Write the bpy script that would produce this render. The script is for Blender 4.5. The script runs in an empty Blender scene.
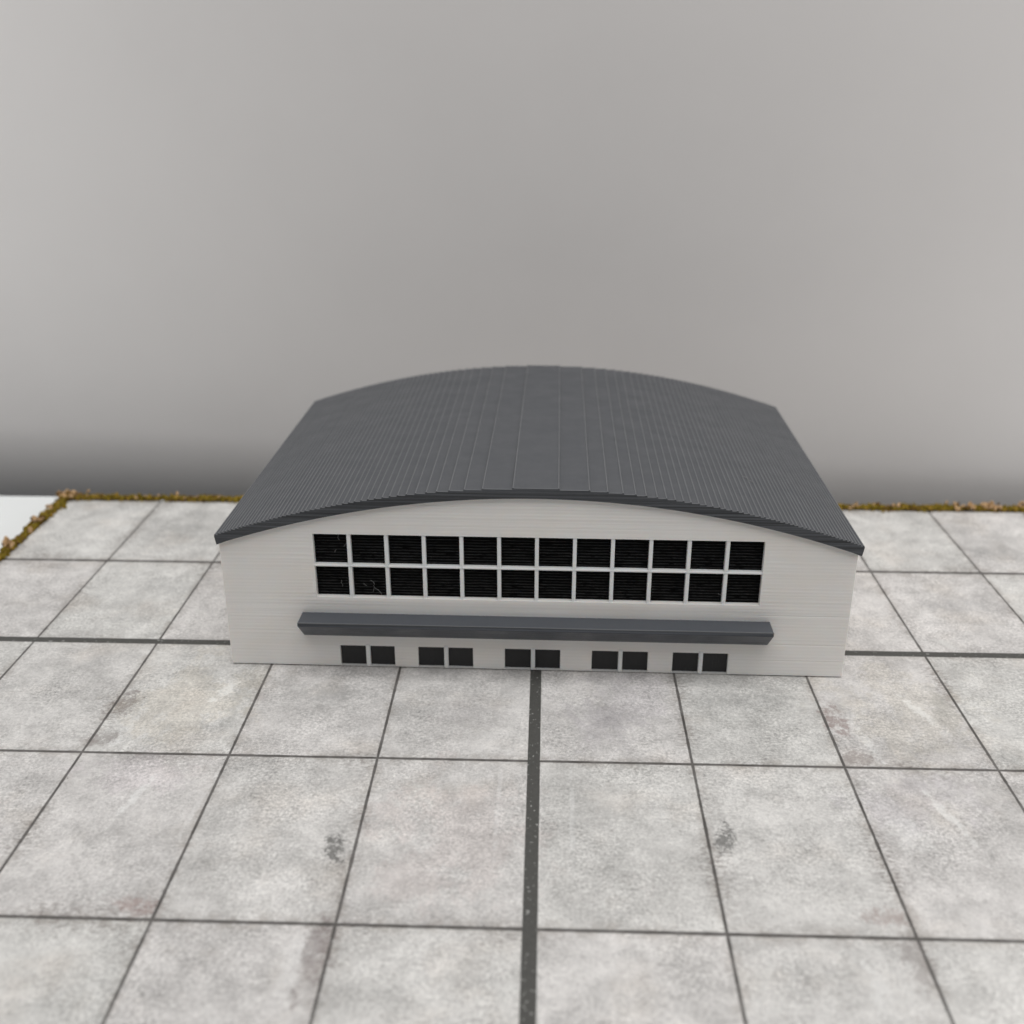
import bpy, bmesh, math, random
from mathutils import Vector, Matrix, Euler

U = 0.0254                      # one unit of the plan = one printed column of the board (an inch)
rnd = random.Random(11)
scene = bpy.context.scene
COL = scene.collection

# ------------------------------------------------------------------ helpers
def obj(name, bm, mats, parent=None, smooth=False):
    me = bpy.data.meshes.new(name)
    bmesh.ops.scale(bm, vec=(U, U, U), verts=bm.verts)
    bm.to_mesh(me); bm.free()
    for m in (mats if isinstance(mats, (list, tuple)) else [mats]):
        me.materials.append(m)
    if smooth:
        for p in me.polygons: p.use_smooth = True
    o = bpy.data.objects.new(name, me); COL.objects.link(o)
    o.parent = parent
    return o

def tag(o, label=None, cat=None, kind=None, group=None):
    if label: o['label'] = label
    if cat: o['category'] = cat
    if kind: o['kind'] = kind
    if group: o['group'] = group

def bevel(o, w, seg=2, ang=50):
    m = o.modifiers.new('bevel', 'BEVEL'); m.width = w * U; m.segments = seg
    m.limit_method = 'ANGLE'; m.angle_limit = math.radians(ang)

def box(bm, x0, x1, y0, y1, z0, z1, mi=0):
    v = [bm.verts.new(p) for p in ((x0,y0,z0),(x1,y0,z0),(x1,y1,z0),(x0,y1,z0),(x0,y0,z1),(x1,y0,z1),(x1,y1,z1),(x0,y1,z1))]
    for f in ((0,3,2,1),(4,5,6,7),(0,1,5,4),(1,2,6,5),(2,3,7,6),(3,0,4,7)):
        bm.faces.new([v[i] for i in f]).material_index = mi

def prism_y(bm, prof, y0, y1, ym=None):
    """profile in x,z extruded along y, ends filled"""
    a = [bm.verts.new((x, y0, z)) for x, z in prof]
    b = [bm.verts.new((x, y1, z)) for x, z in prof]
    n = len(prof)
    rings = [a, b] if ym is None else [a, [bm.verts.new((x, ym, z)) for x, z in prof], b]
    for p, q in zip(rings, rings[1:]):
        for i in range(n):
            j = (i + 1) % n
            bm.faces.new((p[i], p[j], q[j], q[i]))
    for loop in (a, b):
        es = [bm.edges.get((loop[i], loop[(i+1) % n])) for i in range(n)]
        bmesh.ops.triangle_fill(bm, edges=es, use_beauty=True)
    bmesh.ops.recalc_face_normals(bm, faces=bm.faces)

def prism_x(bm, prof, x0, x1):
    a = [bm.verts.new((x0, y, z)) for y, z in prof]
    b = [bm.verts.new((x1, y, z)) for y, z in prof]
    n = len(prof)
    for i in range(n):
        j = (i + 1) % n
        bm.faces.new((a[i], a[j], b[j], b[i]))
    bm.faces.new(a); bm.faces.new(b)
    bmesh.ops.recalc_face_normals(bm, faces=bm.faces)

# ------------------------------------------------------------------ node helper
class NT:
    def __init__(s, name):
        s.m = bpy.data.materials.new(name); s.m.use_nodes = True
        s.t = s.m.node_tree; s.N = s.t.nodes; s.L = s.t.links
        s.b = s.N['Principled BSDF']
        tc = s.N.new('ShaderNodeTexCoord')
        vm = s.N.new('ShaderNodeVectorMath'); vm.operation = 'SCALE'; vm.inputs['Scale'].default_value = 1 / U
        s.L.new(tc.outputs['Object'], vm.inputs[0]); s.P = vm.outputs[0]
        sp = s.N.new('ShaderNodeSeparateXYZ'); s.L.new(s.P, sp.inputs[0])
        s.x, s.y, s.z = sp.outputs
    def put(s, sock, v):
        if isinstance(v, (int, float)): sock.default_value = v
        elif isinstance(v, (tuple, list)): sock.default_value = v[:len(sock.default_value)]
        else: s.L.new(v, sock)
    def m_(s, op, a, b=None, c=None, clamp=False):
        n = s.N.new('ShaderNodeMath'); n.operation = op; n.use_clamp = clamp
        s.put(n.inputs[0], a)
        if b is not None: s.put(n.inputs[1], b)
        if c is not None: s.put(n.inputs[2], c)
        return n.outputs[0]
    def noise(s, vec=None, scale=1, detail=4, rough=.55, dist=0, dim='3D', w=None):
        n = s.N.new('ShaderNodeTexNoise'); n.noise_dimensions = dim
        if dim == '1D': s.put(n.inputs['W'], w)
        else: s.put(n.inputs['Vector'], vec if vec is not None else s.P)
        n.inputs['Scale'].default_value = scale; n.inputs['Detail'].default_value = detail
        n.inputs['Roughness'].default_value = rough; n.inputs['Distortion'].default_value = dist
        return n.outputs['Fac']
    def smooth(s, v, a, b, lo=0., hi=1.):
        n = s.N.new('ShaderNodeMapRange'); n.interpolation_type = 'SMOOTHSTEP'
        s.put(n.inputs['Value'], v)
        for k, q in zip(('From Min', 'From Max', 'To Min', 'To Max'), (a, b, lo, hi)): n.inputs[k].default_value = q
        return n.outputs['Result']
    def lin(s, v, a, b, lo, hi):
        n = s.N.new('ShaderNodeMapRange'); s.put(n.inputs['Value'], v)
        for k, q in zip(('From Min', 'From Max', 'To Min', 'To Max'), (a, b, lo, hi)): n.inputs[k].default_value = q
        return n.outputs['Result']
    def mix(s, fac, a, b, mode='MIX'):
        n = s.N.new('ShaderNodeMix'); n.data_type = 'RGBA'; n.blend_type = mode
        s.put(n.inputs[0], fac); s.put(n.inputs[6], a); s.put(n.inputs[7], b)
        return n.outputs[2]
    def xyz(s, x, y, z):
        n = s.N.new('ShaderNodeCombineXYZ')
        s.put(n.inputs[0], x); s.put(n.inputs[1], y); s.put(n.inputs[2], z); return n.outputs[0]
    def scalec(s, col, f):
        """colour times a scalar"""
        n = s.N.new('ShaderNodeVectorMath'); n.operation = 'SCALE'
        s.put(n.inputs[0], col); s.put(n.inputs['Scale'], f); return n.outputs[0]
    def bump(s, h, strength, dist):
        n = s.N.new('ShaderNodeBump'); n.inputs['Strength'].default_value = strength
        n.inputs['Distance'].default_value = dist * U; s.put(n.inputs['Height'], h)
        s.L.new(n.outputs[0], s.b.inputs['Normal'])
    def set(s, **k):
        for key, v in k.items():
            s.put(s.b.inputs[key.replace('_', ' ')], v)
        return s.m

def c4(r, g, b): return (r, g, b, 1)

# ------------------------------------------------------------------ materials
def mat_white_plastic(name, base, lines=1.0):
    n = NT(name)
    # printed layers: fine even ridges, and an uneven 1-D noise on top so some layers stand out
    ridge = n.m_('SINE', n.m_('MULTIPLY', n.z, 2 * math.pi / 0.0285))
    coarse = n.noise(dim='1D', w=n.z, scale=27, detail=4, rough=.8)
    patch = n.smooth(n.noise(n.xyz(n.m_('MULTIPLY', n.x, .55), n.y, n.m_('MULTIPLY', n.z, 1.4)), scale=1.6, detail=2), .38, .62, .25, 1.0)
    h = n.m_('MULTIPLY', n.m_('ADD', n.m_('MULTIPLY', ridge, .16), n.m_('MULTIPLY', coarse, 1.7)), patch)
    # three heavier seams low on the walls
    for zz, wd, am in ((.515, .009, 1.6), (.272, .010, 1.3), (.135, .008, 1.2), (.155, .006, .7)):
        d = n.m_('ABSOLUTE', n.m_('SUBTRACT', n.z, zz))
        h = n.m_('SUBTRACT', h, n.m_('MULTIPLY', n.m_('MULTIPLY', n.smooth(d, 0, wd, 1, 0), n.smooth(n.x, 3.75, 4.25, .12, 1)), am * .7))
    h = n.m_('ADD', h, n.m_('MULTIPLY', n.noise(scale=9, detail=4), .25))
    n.bump(h, .40 * lines, .0052)
    tone = n.lin(n.m_('MULTIPLY', n.m_('ADD', coarse, n.m_('MULTIPLY', ridge, .12)), 1.0), .3, .7, .968, 1.015)
    blot = n.lin(n.noise(scale=1.3, detail=3), .3, .7, .97, 1.02)
    warm = n.mix(n.smooth(n.noise(n.xyz(n.x, n.y, n.m_('MULTIPLY', n.z, 3)), scale=1.1, detail=3), .45, .68), base, c4(base[0]*1.0, base[1]*.985, base[2]*.965))
    n.set(Base_Color=n.scalec(warm, n.m_('MULTIPLY', tone, blot)), Roughness=.42)
    n.b.inputs['Specular IOR Level'].default_value = .45
    n.b.inputs['Subsurface Weight'].default_value = .35
    n.b.inputs['Subsurface Radius'].default_value = (1.0, .72, .55)
    n.b.inputs['Subsurface Scale'].default_value = .035 * U
    return n.m

def mat_grey_plastic(name, base, rough, axis='y'):
    n = NT(name)
    # extrusion tracks running lengthwise on the flat faces
    w = n.x if axis == 'y' else n.y
    geo = n.N.new('ShaderNodeNewGeometry'); gs = n.N.new('ShaderNodeSeparateXYZ'); n.L.new(geo.outputs['True Normal'], gs.inputs[0])
    up = n.smooth(n.m_('ABSOLUTE', gs.outputs[2]), .5, .8)
    tr = n.m_('MULTIPLY', n.m_('SINE', n.m_('MULTIPLY', w, 2 * math.pi / .0165)), up)
    lay = n.noise(dim='1D', w=n.z, scale=70, detail=2, rough=.6)
    h = n.m_('ADD', n.m_('MULTIPLY', tr, .12), n.m_('MULTIPLY', n.m_('MULTIPLY', lay, 14), n.m_('SUBTRACT', 1.0, up)))
    h = n.m_('ADD', h, n.m_('MULTIPLY', n.noise(scale=22, detail=4), .05))
    n.bump(h, .35, .003)
    tone = n.lin(n.noise(n.xyz(n.m_('MULTIPLY', n.x, 9), n.m_('MULTIPLY', n.y, .6), n.m_('MULTIPLY', n.z, 9)), scale=1.2, detail=4, rough=.65), .25, .75, .985, 1.015)
    side = n.m_('SUBTRACT', 1.0, up)
    lt = n.m_('ADD', 1.0, n.m_('MULTIPLY', side, n.lin(n.noise(n.xyz(n.m_('MULTIPLY', n.x, .35), n.y, n.m_('MULTIPLY', n.z, 75)), scale=1, detail=3, rough=.6), .36, .64, -.62, .30)))
    n.set(Base_Color=n.scalec(base, n.m_('MULTIPLY', tone, lt)), Roughness=n.lin(n.noise(scale=5, detail=3), .3, .7, rough - .06, rough + .08))
    n.b.inputs['Specular IOR Level'].default_value = .4
    return n.m

def mat_black_pane():
    n = NT('black_filament')
    zz = n.m_('ADD', n.z, n.m_('MULTIPLY', n.noise(n.xyz(n.m_('MULTIPLY', n.x, 3), n.y, n.m_('MULTIPLY', n.z, 2)), scale=1, detail=2), .006))
    ridge = n.m_('POWER', n.m_('ABSOLUTE', n.m_('SINE', n.m_('MULTIPLY', zz, math.pi / .0235))), 7.0)
    amp = n.lin(n.noise(n.xyz(n.m_('MULTIPLY', n.x, 9), n.y, n.m_('MULTIPLY', n.z, 33)), scale=1, detail=3, rough=.7), .35, .65, .05, 1.0)
    n.bump(n.m_('MULTIPLY', ridge, amp), 1.0, .012)
    n.set(Base_Color=c4(.0010, .0010, .0012), Roughness=.26, Specular_IOR_Level=n.m_('MULTIPLY_ADD', n.m_('MULTIPLY', ridge, amp), .50, .03))
    return n.m

def mat_door():
    n = NT('charcoal_filament')
    n.bump(n.noise(n.xyz(n.m_('MULTIPLY', n.x, 60), n.y, n.m_('MULTIPLY', n.z, 8)), scale=1, detail=3), .5, .006)
    n.set(Base_Color=c4(.033, .033, .034), Roughness=.5)
    n.b.inputs['Specular IOR Level'].default_value = .3
    return n.m

def mat_board():
    n = NT('printed_stone_slabs')
    G, TY, H = .0474, 1.5047, .0415
    wob = n.m_('MULTIPLY', n.m_('SUBTRACT', n.noise(scale=9, detail=4, rough=.7), .5), .012)
    ax = n.m_('SUBTRACT', n.m_('ABSOLUTE', n.x), G)
    ay = n.m_('DIVIDE', n.m_('ABSOLUTE', n.y), TY)
    # distance to the nearest thin line, in units
    def dist(a):
        r = n.m_('ROUND', a); return n.m_('ABSOLUTE', n.m_('SUBTRACT', a, r))
    dx = n.m_('ADD', n.m_('ABSOLUTE', n.m_('SUBTRACT', ax, n.m_('MAXIMUM', n.m_('ROUND', ax), 1.0))), wob)
    dy = n.m_('ADD', n.m_('MULTIPLY', dist(ay), TY), wob)
    d = n.m_('MINIMUM', dx, n.m_('MULTIPLY', dy, n.smooth(n.y, .2, .9, .74, .42)))
    wide = n.m_('MINIMUM', n.m_('ABSOLUTE', n.m_('ADD', n.x, .003)), n.m_('MULTIPLY', n.m_('ABSOLUTE', n.m_('SUBTRACT', n.y, .004)), 1.05))
    wide = n.m_('ADD', wide, n.m_('MULTIPLY', wob, .35))
    thin = n.smooth(d, .0062, .0128, 1, 0)
    strip = n.smooth(wide, H - .003, H + .003, 1, 0)
    # slab id -> its own tint
    ix = n.m_('MULTIPLY', n.m_('SIGN', n.x), n.m_('CEIL', ax)); iy = n.m_('FLOOR', n.m_('DIVIDE', n.y, TY))
    wn = n.N.new('ShaderNodeTexWhiteNoise'); wn.noise_dimensions = '3D'
    n.L.new(n.xyz(ix, iy, 3.7), wn.inputs['Vector']); rv = wn.outputs['Value']
    wn2 = n.N.new('ShaderNodeTexWhiteNoise'); wn2.noise_dimensions = '3D'
    n.L.new(n.xyz(ix, iy, 9.1), wn2.inputs['Vector']); rv2 = wn2.outputs['Value']
    off = n.xyz(n.m_('ADD', n.x, n.m_('MULTIPLY', rv, 37)), n.m_('ADD', n.y, n.m_('MULTIPLY', rv2, 53)), 0.0)
    big = n.noise(off, scale=1.15, detail=5, rough=.6, dist=.4)
    mid = n.noise(off, scale=5.2, detail=6, rough=.68, dist=.2)
    fine = n.noise(off, scale=38, detail=5, rough=.8)
    grain = n.noise(n.P, scale=50, detail=3, rough=.75)
    v = n.m_('ADD', n.lin(big, .36, .64, -.12, .12), n.lin(mid, .36, .64, -.17, .15))
    gm = n.lin(n.noise(n.P, scale=1.6, detail=4, rough=.6), .35, .65, .35, 1.25)
    v = n.m_('ADD', v, n.m_('MULTIPLY', gm, n.lin(fine, .36, .64, -.21, .21)))
    v = n.m_('ADD', v, n.m_('MULTIPLY', gm, n.lin(grain, .36, .64, -.19, .19)))
    v = n.m_('ADD', v, n.lin(rv, 0, 1, -.02, .02))
    tint = n.mix(n.smooth(rv2, .2, .8), c4(.592, .584, .566), c4(.598, .580, .568))
    tint = n.mix(n.m_('MULTIPLY', n.smooth(n.noise(off, scale=1.7, detail=3), .52, .74), .55), tint, c4(.59, .55, .51))
    col = n.scalec(tint, n.m_('ADD', 1.0, v))
    # pitted grain: small dark pits and pale flecks
    pit = n.noise(n.P, scale=34, detail=4, rough=.75)
    col = n.mix(n.m_('MULTIPLY', n.smooth(pit, .59, .68), .60), col, c4(.30, .29, .28))
    col = n.mix(n.m_('MULTIPLY', n.smooth(pit, .41, .32), .62), col, c4(.82, .81, .79))
    # pale worn patches and scuffs
    worn = n.smooth(n.noise(n.xyz(n.m_('MULTIPLY', n.x, 1.0), n.m_('MULTIPLY', n.y, .75), 4.2), scale=2.6, detail=7, rough=.75, dist=.5), .60, .72)
    col = n.mix(n.m_('MULTIPLY', worn, .58), col, c4(.70, .70, .68))
    scr = n.noise(n.xyz(n.m_('MULTIPLY', n.x, 9), n.m_('ADD', n.m_('MULTIPLY', n.y, .9), n.m_('MULTIPLY', n.x, .8)), 1.3), scale=1, detail=3, rough=.6)
    col = n.mix(n.m_('MULTIPLY', n.smooth(scr, .70, .76), .2), col, c4(.74, .73, .71))
    # dark scuffs collected along some joints
    edge = n.smooth(d, .0, .17, 1, 0)
    reg = n.smooth(n.noise(n.P, scale=1.05, detail=2), .47, .64)
    spot = n.smooth(n.noise(n.xyz(n.m_('MULTIPLY', n.x, 1.6), n.m_('MULTIPLY', n.y, 3.0), 0.), scale=14, detail=5, rough=.8), .46, .60)
    col = n.mix(n.m_('MULTIPLY', n.m_('MULTIPLY', edge, reg), n.m_('MULTIPLY', spot, .75)), col, c4(.17, .145, .135))
    rim = n.m_('MULTIPLY', n.smooth(d, .005, .075, 1, 0), n.smooth(n.noise(n.P, scale=7, detail=5, rough=.75), .42, .62))
    col = n.mix(n.m_('MULTIPLY', rim, .42), col, c4(.27, .235, .205))
    # single stains where the print has them: (x, y, rx, ry, strength, noise scale, colour)
    for (sx, sy, rx, ry, ang, st, ns, cc) in (
            (-1.17, -2.40,   .075, .17, 10, .80, 26, c4(.10, .10, .095)), (1.15, -2.24, .075, .17, -10, .76, 26, c4(.10, .10, .095)),
            (-2.99, -.90, .12, .20, 0, .66, 15, c4(.20, .175, .165)), (-2.98, -1.36, .15, .10, 0, .55, 15, c4(.22, .19, .18)),
            (2.12, -.96, .10, .24, 0, .62, 15, c4(.24, .17, .155)), (2.17, -1.40, .15, .12, 0, .55, 15, c4(.24, .20, .185)),
            (-2.16, -2.90, .17, .09, 0, .50, 20, c4(.26, .16, .14)), (1.93, -2.86, .16, .09, 0, .45, 20, c4(.28, .19, .17)),
            (-1.11, -3.20, .10, .40, 0, .55, 15, c4(.20, .165, .16)), (2.00, -3.16, .10, .30, 0, .50, 15, c4(.22, .19, .18)),
            (-3.6, 2.28, .26, .16, 0, .35, 9, c4(.25, .25, .245)), (4.3, 1.95, .22, .14, 0, .35, 9, c4(.25, .25, .25)),
            (-3.3, 1.0, .35, .22, 0, .28, 7, c4(.28, .28, .28)), (3.55, .85, .40, .22, 0, .25, 7, c4(.28, .28, .29)),
            (-1.5, -.72, .40, .14, 0, .34, 18, c4(.26, .26, .255)), (1.55, -.72, .40, .14, 0, .34, 18, c4(.26, .26, .255)),
            (-.48, -.95, .34, .26, 0, .18, 15, c4(.30, .27, .28)), (.50, -.95, .34, .26, 0, .18, 15, c4(.30, .28, .30)),
            (-2.14, -.85, .08, .30, 0, .30, 12, c4(.30, .30, .28)), (2.93, -.75, .10, .34, 0, .34, 12, c4(.30, .30, .28)),
            (-2.5, -.80, .62, .72, 0, .62, 2.6, c4(.548, .525, .485)), (2.6, -.75, .60, .72, 0, .55, 2.6, c4(.545, .53, .49)),
            (-.5, -2.25, .60, .75, 0, .40, 2.6, c4(.56, .515, .51)), (.55, -.85, .50, .60, 0, .35, 2.6, c4(.53, .515, .55)),
            (2.35, -1.85, .45, .35, 0, .40, 3.2, c4(.52, .505, .54)), (-2.6, -1.7, .45, .30, 0, .40, 3.2, c4(.53, .50, .53)),
            # pale veins and rubbed places
            (-2.52, -1.98, .035, .30, -12, .75, 14, c4(.86, .86, .85)), (2.56, -1.98, .035, .34, 16, .75, 14, c4(.86, .86, .85)),
            (-2.09, -1.95, .02, .40, -4, .55, 12, c4(.80, .79, .78)), (2.74, -.80, .05, .22, 22, .75, 16, c4(.88, .88, .86)),
            (-2.30, -.72, .06, .17, -20, .80, 18, c4(.90, .90, .88)), (-2.84, -1.20, .05, .30, -10, .55, 18, c4(.86, .86, .85)),
            (2.28, -1.25, .05, .25, 10, .60, 18, c4(.86, .86, .85)), (-.22, -2.05, .02, .55, 0, .45, 10, c4(.80, .79, .79)),
            (.24, -2.05, .02, .55, 0, .45, 10, c4(.80, .80, .79)), (2.25, -2.15, .14, .22, 0, .45, 9, c4(.80, .80, .79)),
            (-3.5, -1.9, .20, .30, 0, .40, 9, c4(.80, .80, .79)), (-1.22, -3.3, .07, .22, 0, .55, 15, c4(.86, .85, .84)), (1.75, -3.35, .07, .25, 0, .55, 15, c4(.86, .86, .85))):
        ca, sa = math.cos(math.radians(ang)), math.sin(math.radians(ang))
        ddx = n.m_('SUBTRACT', n.x, sx); ddy = n.m_('SUBTRACT', n.y, sy)
        ex = n.m_('ADD', n.m_('MULTIPLY', ddx, ca / rx), n.m_('MULTIPLY', ddy, sa / rx))
        ey = n.m_('ADD', n.m_('MULTIPLY', ddx, -sa / ry), n.m_('MULTIPLY', ddy, ca / ry))
        r2 = n.m_('ADD', n.m_('MULTIPLY', ex, ex), n.m_('MULTIPLY', ey, ey))
        nz = n.noise(n.xyz(n.x, n.m_('MULTIPLY', n.y, .8), sx + sy), scale=ns, detail=6, rough=.8)
        mk = n.smooth(n.m_('ADD', n.m_('MINIMUM', r2, 1.6), n.lin(nz, .36, .64, 1.0, -.85)), .05, 1.0, 1, 0)
        if .4 < cc[0] < .7:            # a tint that keeps the grain of the slab
            col = n.mix(n.m_('MULTIPLY', mk, st), col, c4(*[q / .575 for q in cc[:3]]), 'MULTIPLY')
        else:
            col = n.mix(n.m_('MULTIPLY', mk, st * (.62 if cc[0] > .7 else 1.0)), col, cc)
    # thin joint lines, broken here and there
    brk = n.lin(n.noise(scale=6, detail=3), .3, .7, .78, 1.0)
    col = n.mix(n.m_('MULTIPLY', thin, brk), col, n.mix(n.noise(scale=4, detail=2), c4(.052, .046, .042), c4(.085, .08, .075)))
    # chips along the joints
    chip = n.m_('MULTIPLY', n.smooth(d, .012, .05, 1, 0), n.smooth(n.noise(scale=26, detail=3, rough=.7), .63, .70))
    col = n.mix(n.m_('MULTIPLY', chip, .65), col, c4(.14, .13, .125))
    # wide dark seam with pale dust
    dust = n.smooth(n.noise(scale=30, detail=2, rough=.5), .63, .70)
    seam = n.mix(n.m_('MULTIPLY', dust, .55), n.scalec(c4(.076, .075, .070), n.lin(fine, .25, .75, .8, 1.25)), c4(.5, .5, .48))
    col = n.mix(strip, col, seam)
    h = n.m_('ADD', n.m_('MULTIPLY', mid, .5), n.m_('ADD', n.m_('MULTIPLY', fine, .35), n.m_('MULTIPLY', grain, .15)))
    h = n.m_('SUBTRACT', h, n.m_('MULTIPLY', n.m_('MAXIMUM', thin, strip), .5))
    n.bump(h, .25, .012)
    n.set(Base_Color=col, Roughness=n.lin(mid, .3, .7, .55, .72))
    n.b.inputs['Specular IOR Level'].default_value = .35
    return n.m

def mat_simple(name, base, rough, nscale=4, amt=.04, spec=.4, bumpd=0):
    n = NT(name)
    n.set(Base_Color=n.scalec(base, n.lin(n.noise(scale=nscale, detail=5), .3, .7, 1 - amt, 1 + amt)), Roughness=rough)
    n.b.inputs['Specular IOR Level'].default_value = spec
    if bumpd: n.bump(n.noise(scale=nscale * 6, detail=4), .3, bumpd)
    return n.m

M_WALL = mat_white_plastic('white_filament', c4(.88, .860, .836))
M_FRAME = mat_white_plastic('white_filament_smooth', c4(.86, .868, .872), .5)
M_ROOF = mat_grey_plastic('grey_filament', c4(.079, .084, .093), .47)
M_HIGHLIGHT = mat_grey_plastic('grey_filament_highlight', c4(.135, .140, .148), .40)  # lighter copy of the grey: edge highlights put into the colour
M_CANOPY = mat_grey_plastic('slate_filament', c4(.073, .080, .093), .45, 'x')
M_PANE = mat_black_pane()
M_DOOR = mat_door()
M_BOARD = mat_board()
M_BOARDSIDE = mat_simple('board_core', c4(.10, .085, .05), .9)
M_TABLE = mat_simple('white_laminate', c4(.80, .82, .82), .35, 2, .01)
M_BACK = mat_simple('matt_white_paint', c4(.625, .604, .596), .6, .8, .012, .25, .004)
M_FLOCK = [mat_simple('flock_olive', c4(.20, .145, .020), .95, 30, .5, .1), mat_simple('flock_ochre', c4(.27, .175, .032), .95, 30, .45, .1),
           mat_simple('flock_tan', c4(.50, .33, .18), .9, 30, .3, .1), mat_simple('flock_brown', c4(.13, .075, .022), .95, 30, .4, .1)]
M_HAIR = mat_simple('filament_wisp', c4(.22, .22, .22), .4)

# ------------------------------------------------------------------ setting
BT = .20                                         # board thickness
bm = bmesh.new()
box(bm, -9.0, 9.5, -9.5, 3.62, -1.3, -BT)
table = obj('table', bm, M_TABLE); bevel(table, .03)
tag(table, 'plain white table top showing beyond the flocked edge of the board', 'table', 'structure')

# backdrop: upright panel; lower edge rolls backwards, a made-up shape to darken its foot
bm = bmesh.new()
YB, Z0, RR = 4.75, .04, 1.75
prof = [(YB + 2.0, 16.), (YB, 16.)]
prof += [(YB, Z0 + k) for k in (8, 4, 2, 1)]
for k in range(0, 25):
    a = math.radians(90 * k / 24); prof.append((YB + RR * (1 - math.cos(a)), Z0 - RR * math.sin(a)))
prof.append((YB + 2.0, Z0 - RR))
prism_x(bm, prof, -40, 40)
wall = obj('wall', bm, M_BACK, smooth=True)
for p in wall.data.polygons:
    if len(p.vertices) > 4: p.use_smooth = False
wall.rotation_euler = (0, 0, math.radians(-6.0))
tag(wall, 'plain off-white wall rising out of focus behind the board', 'wall', 'structure')

# ------------------------------------------------------------------ board
bm = bmesh.new()
BX, BY0, BY1 = 5.05, -6.05, 3.015
box(bm, -BX, BX, BY0, BY1, -BT, 0)
for f in bm.faces: f.material_index = 0 if f.normal.z > .5 else 1
bm.normal_update()
for f in bm.faces: f.material_index = 0 if f.normal.z > .5 else 1
board = obj('game_board', bm, [M_BOARD, M_BOARDSIDE])
tag(board, 'grey stone-slab gaming board ruled with dark lines under the model hangar', 'game board')

def flock():
    ico = bmesh.new(); bmesh.ops.create_icosphere(ico, subdivisions=1, radius=1)
    iv = [v.co.copy() for v in ico.verts]; ifc = [[v.index for v in f.verts] for f in ico.faces]; ico.free()
    V, F, MI = [], [], []
    def grain(p, s, mi):
        R = Euler((rnd.random()*6, rnd.random()*6, rnd.random()*6)).to_matrix() @ Matrix.Diagonal((s*rnd.uniform(.6, 1.6), s*rnd.uniform(.6, 1.3), s*rnd.uniform(.35, .9)))
        n = len(V); p = Vector(p)
        for v in iv:
            V.append((R @ v + p + Vector((rnd.uniform(-1, 1), rnd.uniform(-1, 1), rnd.uniform(-1, 1))) * s * .28) * U)
        for f in ifc: F.append([i + n for i in f]); MI.append(mi)
    def run(ax, ay, bx, by, n, nx, ny, sign=1):
        L = math.hypot(bx - ax, by - ay)
        for i in range(n):
            t = rnd.random(); q = t * L
            lump = .9 + .12 * math.sin(q * 3.1 + ax) * math.sin(q * 7.3 + 1) + .12 * math.sin(q * 17)
            u = rnd.gauss(.042, .028); z = .030 * lump - abs(rnd.gauss(0, .03))
            if u > .10: z -= .07 * rnd.random() + .02
            br = math.sin(q * 1.7 + 2) * math.sin(q * 4.1)
            mi = 0 if rnd.random() < .62 else (1 if rnd.random() < .75 - .3 * br else 3)
            grain((ax + (bx-ax)*t + nx*u, ay + (by-ay)*t + ny*u, z), rnd.uniform(.013, .028) * lump, mi)
        for _ in range(int(L * 6)):
            t = rnd.random()
            grain((ax + (bx-ax)*t + nx*rnd.gauss(.05, .04), ay + (by-ay)*t + ny*rnd.gauss(.05, .04), .034 + rnd.random()*.02), rnd.uniform(.012, .022), 2)
    run(-BX, BY1, -BX, -1.6, 3000, -1, 0)
    run(-BX - .05, BY1, BX + .05, BY1, 6200, 0, 1)
    run(BX, BY1, BX, -1.6, 3000, 1, 0)
    for (x, y, n, sx) in ((-BX - .03, BY1 + .05, 34, .09), (BX + .05, BY1 + .05, 12, .09), (-BX - .04, 2.36, 13, .05), (-BX - .05, 1.76, 14, .05),
                      (4.42, BY1 + .03, 14, .10), (4.72, BY1 + .03, 16, .08), (-3.1, BY1 + .05, 7, .05)):
        for _ in range(n):
            grain((x + max(-1.2, min(1.2, rnd.gauss(0, 1))) * sx * .8, y + rnd.gauss(0, .03), .03 + rnd.random()*.035), rnd.uniform(.016, .030), 2 if rnd.random() < .7 else 3)
    me = bpy.data.meshes.new('flock_edging'); me.from_pydata(V, [], F); me.update()
    for m in M_FLOCK: me.materials.append(m)
    me.polygons.foreach_set('material_index', MI)
    o = bpy.data.objects.new('flock_edging', me); COL.objects.link(o); o.parent = board
    return o
fl = flock()
tag(fl, 'olive and ochre flock with tan crumbs along the board edges', kind='stuff')

# ------------------------------------------------------------------ the hangar
root = bpy.data.objects.new('model_hangar', None); COL.objects.link(root)
root.empty_display_size = .01
root.location = (-2.360 * U, -.325 * U, 0); root.rotation_euler = (0, 0, math.radians(-.60))
tag(root, 'white and grey 3D printed model hangar with arched roof and black windows', 'model building')

CX, HALF, ZP, K, T = 2.344, 2.357, 1.507, .0727, .00872
WX0, WX1, WD = .008, 4.670, 3.37
def ztop(x): return ZP - K * (x - CX) ** 2

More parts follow.
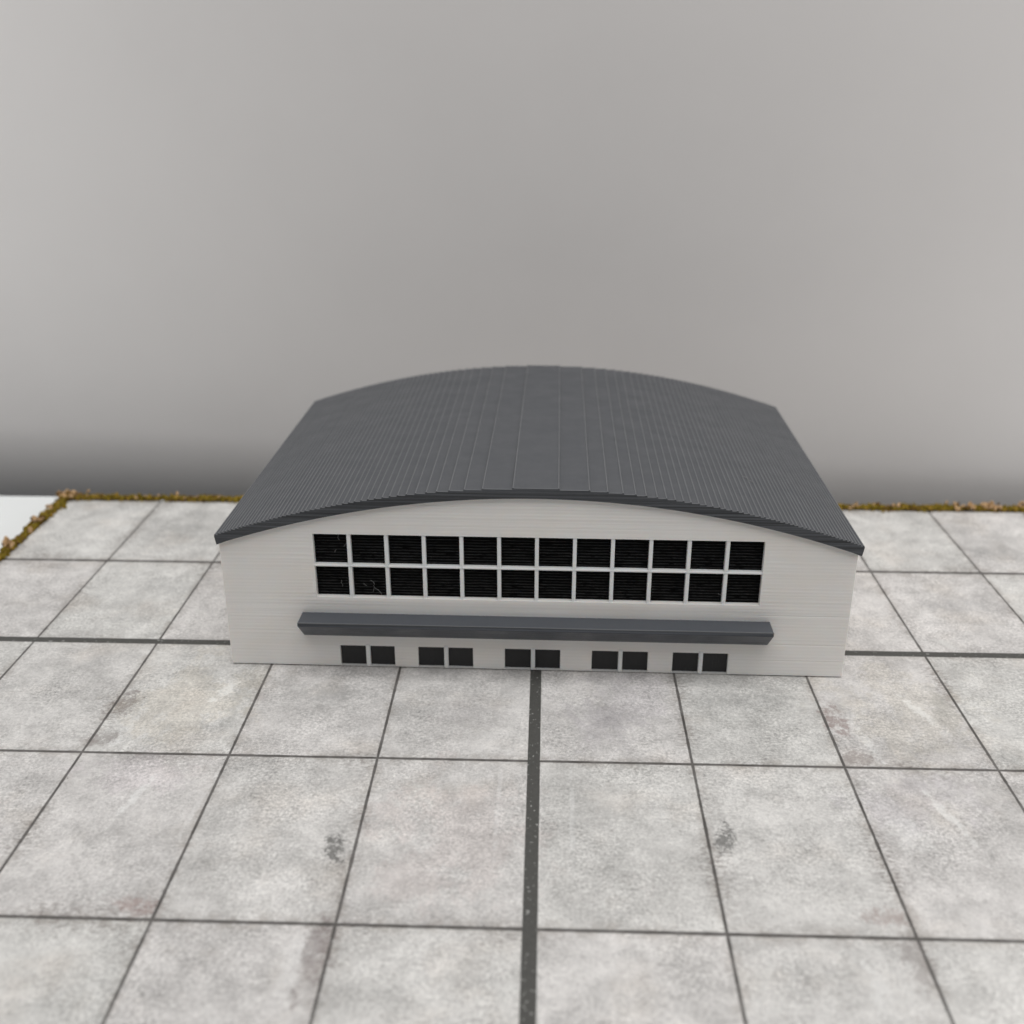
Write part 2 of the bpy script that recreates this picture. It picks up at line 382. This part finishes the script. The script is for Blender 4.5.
# layered roof: every print layer is a step
def steps(shift, half):
    """x of the end of each layer counted from the crown"""
    xs = []; j = 0
    while True:
        s2 = (.0292 + .12 * j)
        h = math.sqrt(s2)
        if h >= half: break
        xs.append((h, j)); j += 1
    return xs
def stair(zc, half, bead=0):
    pts = []
    st = [(h + rnd.uniform(-.003, .003), j) for h, j in steps(0, half)]
    right = []
    z = zc
    for h, j in st:
        if bead: right += [(CX + h - .017, z), (CX + h - .0115, z + bead), (CX + h - .004, z + bead), (CX + h, z - .001), (CX + h, z - T)]
        else: right += [(CX + h, z), (CX + h, z - T)]
        z -= T
    right.append((CX + half, z))
    left = [(2 * CX - x, zz) for x, zz in right]
    return left[::-1] + right
RT = .078
top = stair(ZP, HALF, .0034)
bot = [(CX - HALF + 2 * HALF * k / 60, ztop(CX - HALF + 2 * HALF * k / 60) - RT) for k in range(61)]
prof = top + [(x - (.012 if x > CX else -.012) * (abs(x - CX) > HALF - .001), z) for x, z in bot[::-1]]
bm = bmesh.new(); prism_y(bm, prof, -.03, 3.405, -.0205)
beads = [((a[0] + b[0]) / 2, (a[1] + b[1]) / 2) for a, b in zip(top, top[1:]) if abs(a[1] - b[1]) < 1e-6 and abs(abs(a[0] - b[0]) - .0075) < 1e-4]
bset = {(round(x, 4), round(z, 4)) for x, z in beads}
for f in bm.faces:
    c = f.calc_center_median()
    if (round(c.x, 4), round(c.z, 4)) in bset or (-.0299 < c.y < -.021 and c.z > ztop(c.x) - .03): f.material_index = 1  # beads and front strip take the painted highlight grey
roof = obj('roof', bm, [M_ROOF, M_HIGHLIGHT], root); bevel(roof, .0020, 2, 60)

# wall shell with real openings
WZ0, WZ1, WA, WB = .598, 1.113, .709, 4.000
DOORS = [(.857, 1.276), (1.456, 1.876), (2.118, 2.540), (2.780, 3.204), (3.390, 3.806)]
DZ0, DZ1, DEP = .0115, .187, .055
bm = bmesh.new()
arc = [(WX1 + (WX0 - WX1) * k / 40, 0) for k in range(41)]
arc = [(x, ztop(x) - .045) for x, _ in arc]
outline = [(WX0, .010), (WX1, .010)] + arc
fa = [bm.verts.new((x, 0, z)) for x, z in outline]
fb = [bm.verts.new((x, WD, z)) for x, z in outline]
nn = len(outline)
edges = []
for i in range(nn):
    j = (i + 1) % nn
    bm.faces.new((fa[i], fa[j], fb[j], fb[i])); edges.append(bm.edges.get((fa[i], fa[j])))
bm.faces.new(fb)
for (x0, x1, z0, z1) in [(WA, WB, WZ0, WZ1)] + [(a, b, DZ0, DZ1) for a, b in DOORS]:
    q = [(x0, z0), (x1, z0), (x1, z1), (x0, z1)]
    h0 = [bm.verts.new((x, 0, z)) for x, z in q]; h1 = [bm.verts.new((x, DEP, z)) for x, z in q]
    for i in range(4):
        j = (i + 1) % 4
        bm.faces.new((h0[j], h0[i], h1[i], h1[j])); edges.append(bm.edges.get((h0[i], h0[j])))
bmesh.ops.triangle_fill(bm, edges=edges, use_beauty=True)
bmesh.ops.recalc_face_normals(bm, faces=bm.faces)
box(bm, WX0 + .022, WX1 - .022, .022, WD - .022, 0, .0095)
hw = obj('wall', bm, M_WALL, root); bevel(hw, .007, 2, 50)

# ribbon window: white bars, 24 black panes
NC = 12; MW = .028; PIT = (WB - WA + MW) / NC; PW = PIT - MW
ZM0, ZM1 = .849, .865
bm = bmesh.new()
box(bm, WA - .004, WB + .004, .003, .06, ZM0, ZM1)
for k in range(1, NC):
    x = WA + k * PIT - MW
    box(bm, x, x + MW, .005, .06, WZ0 - .004, ZM0); box(bm, x, x + MW, .005, .06, ZM1, WZ1 + .004)
band = obj('window', bm, M_FRAME, root); bevel(band, .004, 2, 50)
band['label'] = 'long ribbon window of black panes between white bars'
proto = None
for r, (z0, z1) in enumerate(((WZ0, ZM0), (ZM1, WZ1))):
    for k in range(NC):
        x = WA + k * PIT
        bm = bmesh.new(); box(bm, x - .006, x + PW + .006, .047, .075, z0 - .006, z1 + .006)
        obj('pane', bm, M_PANE, band)

# door pairs
for i, (a, b) in enumerate(DOORS):
    mid = (a + b) / 2 + .004
    bm = bmesh.new(); box(bm, mid - .016, mid + .016, -.004, .05, DZ0 - .003, DZ1 + .016)
    d = obj('door', bm, M_FRAME, root); bevel(d, .006)
    for (u, v) in ((a - .004, mid - .015), (mid + .015, b + .004)):
        bm = bmesh.new(); box(bm, u, v, .030, .07, DZ0 - .004, DZ1 + .004)
        obj('door_leaf', bm, M_DOOR, d)

# canopy over the doors
bm = bmesh.new()
prism_x(bm, [(.01, .466), (-.172, .466), (-.172, .434), (-.004, .272), (.01, .272)], .586, 4.092)
can = obj('canopy', bm, [M_CANOPY, M_HIGHLIGHT], root); bevel(can, .007, 2, 60); can.modifiers['bevel'].material = 1  # bevel faces carry a painted highlight

# wisps of stray filament left by the printer
def wisp(name, pts, r):
    cu = bpy.data.curves.new(name, 'CURVE'); cu.dimensions = '3D'; cu.bevel_depth = r * U; cu.bevel_resolution = 1
    sp = cu.splines.new('POLY'); sp.points.add(len(pts) - 1)
    for p, q in zip(sp.points, pts): p.co = (q[0]*U, q[1]*U, q[2]*U, 1)
    cu.materials.append(M_HAIR)
    o = bpy.data.objects.new(name, cu); COL.objects.link(o); o.parent = root
    dg = bpy.context.evaluated_depsgraph_get()
    me = bpy.data.meshes.new_from_object(o.evaluated_get(dg))
    m = bpy.data.objects.new(name, me); COL.objects.link(m); m.parent = root
    bpy.data.objects.remove(o); m.name = name
    return m
def curl(x, y, z, n, s):
    out = []; d = Vector((rnd.uniform(-1, 1), 0, rnd.uniform(-1, 1)))
    p = Vector((x, y, z))
    for _ in range(n):
        out.append(tuple(p)); d += Vector((rnd.uniform(-.7, .7), 0, rnd.uniform(-.7, .7))); d.normalize(); p = p + d * s
        p.y = y + rnd.uniform(-.004, .004)
    return out
for (x, z, n, s) in ((.90, 1.05, 5, .012), (.93, 1.00, 7, .012), (.86, .95, 4, .010), (.90, .67, 6, .012), (1.13, .635, 8, .016), (1.19, .615, 6, .014), (1.06, .70, 4, .01), (3.72, .66, 4, .01)):
    wisp('filament_wisp', curl(x, .036, z, n, s), .0013)
xr = 3.42
wisp('filament_wisp', [(3.93, .78, ztop(3.93) + .008), (3.965, .74, ztop(3.965) + .012), (3.975, .70, ztop(3.975) + .010), (4.01, .67, ztop(4.01) + .012)], .0022)

# ------------------------------------------------------------------ light
w = bpy.data.worlds.new('World'); scene.world = w; w.use_nodes = True
bg = w.node_tree.nodes['Background']; bg.inputs[0].default_value = (.93, .97, 1.0, 1); bg.inputs[1].default_value = .09

def area(name, loc, target, sx, sy, power, col):
    l = bpy.data.lights.new(name, 'AREA'); l.shape = 'RECTANGLE'; l.size = sx * U; l.size_y = sy * U
    l.energy = power; l.color = col
    o = bpy.data.objects.new(name, l); COL.objects.link(o)
    o.location = [c * U for c in loc]
    o.rotation_euler = (Vector(target) - Vector(loc)).to_track_quat('-Z', 'Y').to_euler()
    return o
area('softbox_lamp', (0, -7.5, 22), (0, -2.5, 0), 24, 18, 2.52, (1.0, .99, .975))
area('softbox_lamp', (0, 4, 20), (0, 1, 0), 20, 10, .25, (1.0, .99, .975))
area('side_fill_lamp', (-13, 1, 5), (-9, 4.7, 2.5), 6, 10, .275, (.99, .992, .98))  # unseen fill, added to brighten the left of the backdrop
area('side_fill_lamp', (13, 1, 5), (9, 4.7, 2.5), 6, 10, .19, (1.0, .98, .96))  # unseen fill, added to brighten the right of the backdrop
area('side_fill_lamp', (18, -4, 10), (0, 0, 0), 12, 12, .50, (1.0, .985, .965))  # broader unseen fill added on the right

# ------------------------------------------------------------------ camera
cam = bpy.data.cameras.new('camera'); co = bpy.data.objects.new('camera', cam); COL.objects.link(co)
co.location = (.04741 * U, -7.41499 * U, 4.23515 * U)
co.rotation_euler = (math.radians(67.5468), math.radians(-.01576), math.radians(1.9052))
cam.sensor_fit = 'HORIZONTAL'; cam.sensor_width = 36; cam.lens = 1063.84 / 1024 * 36
cam.clip_start = .01; cam.clip_end = 50
cam.dof.use_dof = True; cam.dof.focus_distance = 7.45 * U; cam.dof.aperture_fstop = 19.0
scene.camera = co

scene.render.engine = 'CYCLES'
scene.cycles.use_denoising = True
scene.cycles.max_bounces = 8
scene.view_settings.view_transform = 'Standard'; scene.view_settings.look = 'None'
scene.view_settings.exposure = 0; scene.view_settings.gamma = 1
scene.view_settings.use_curve_mapping = False
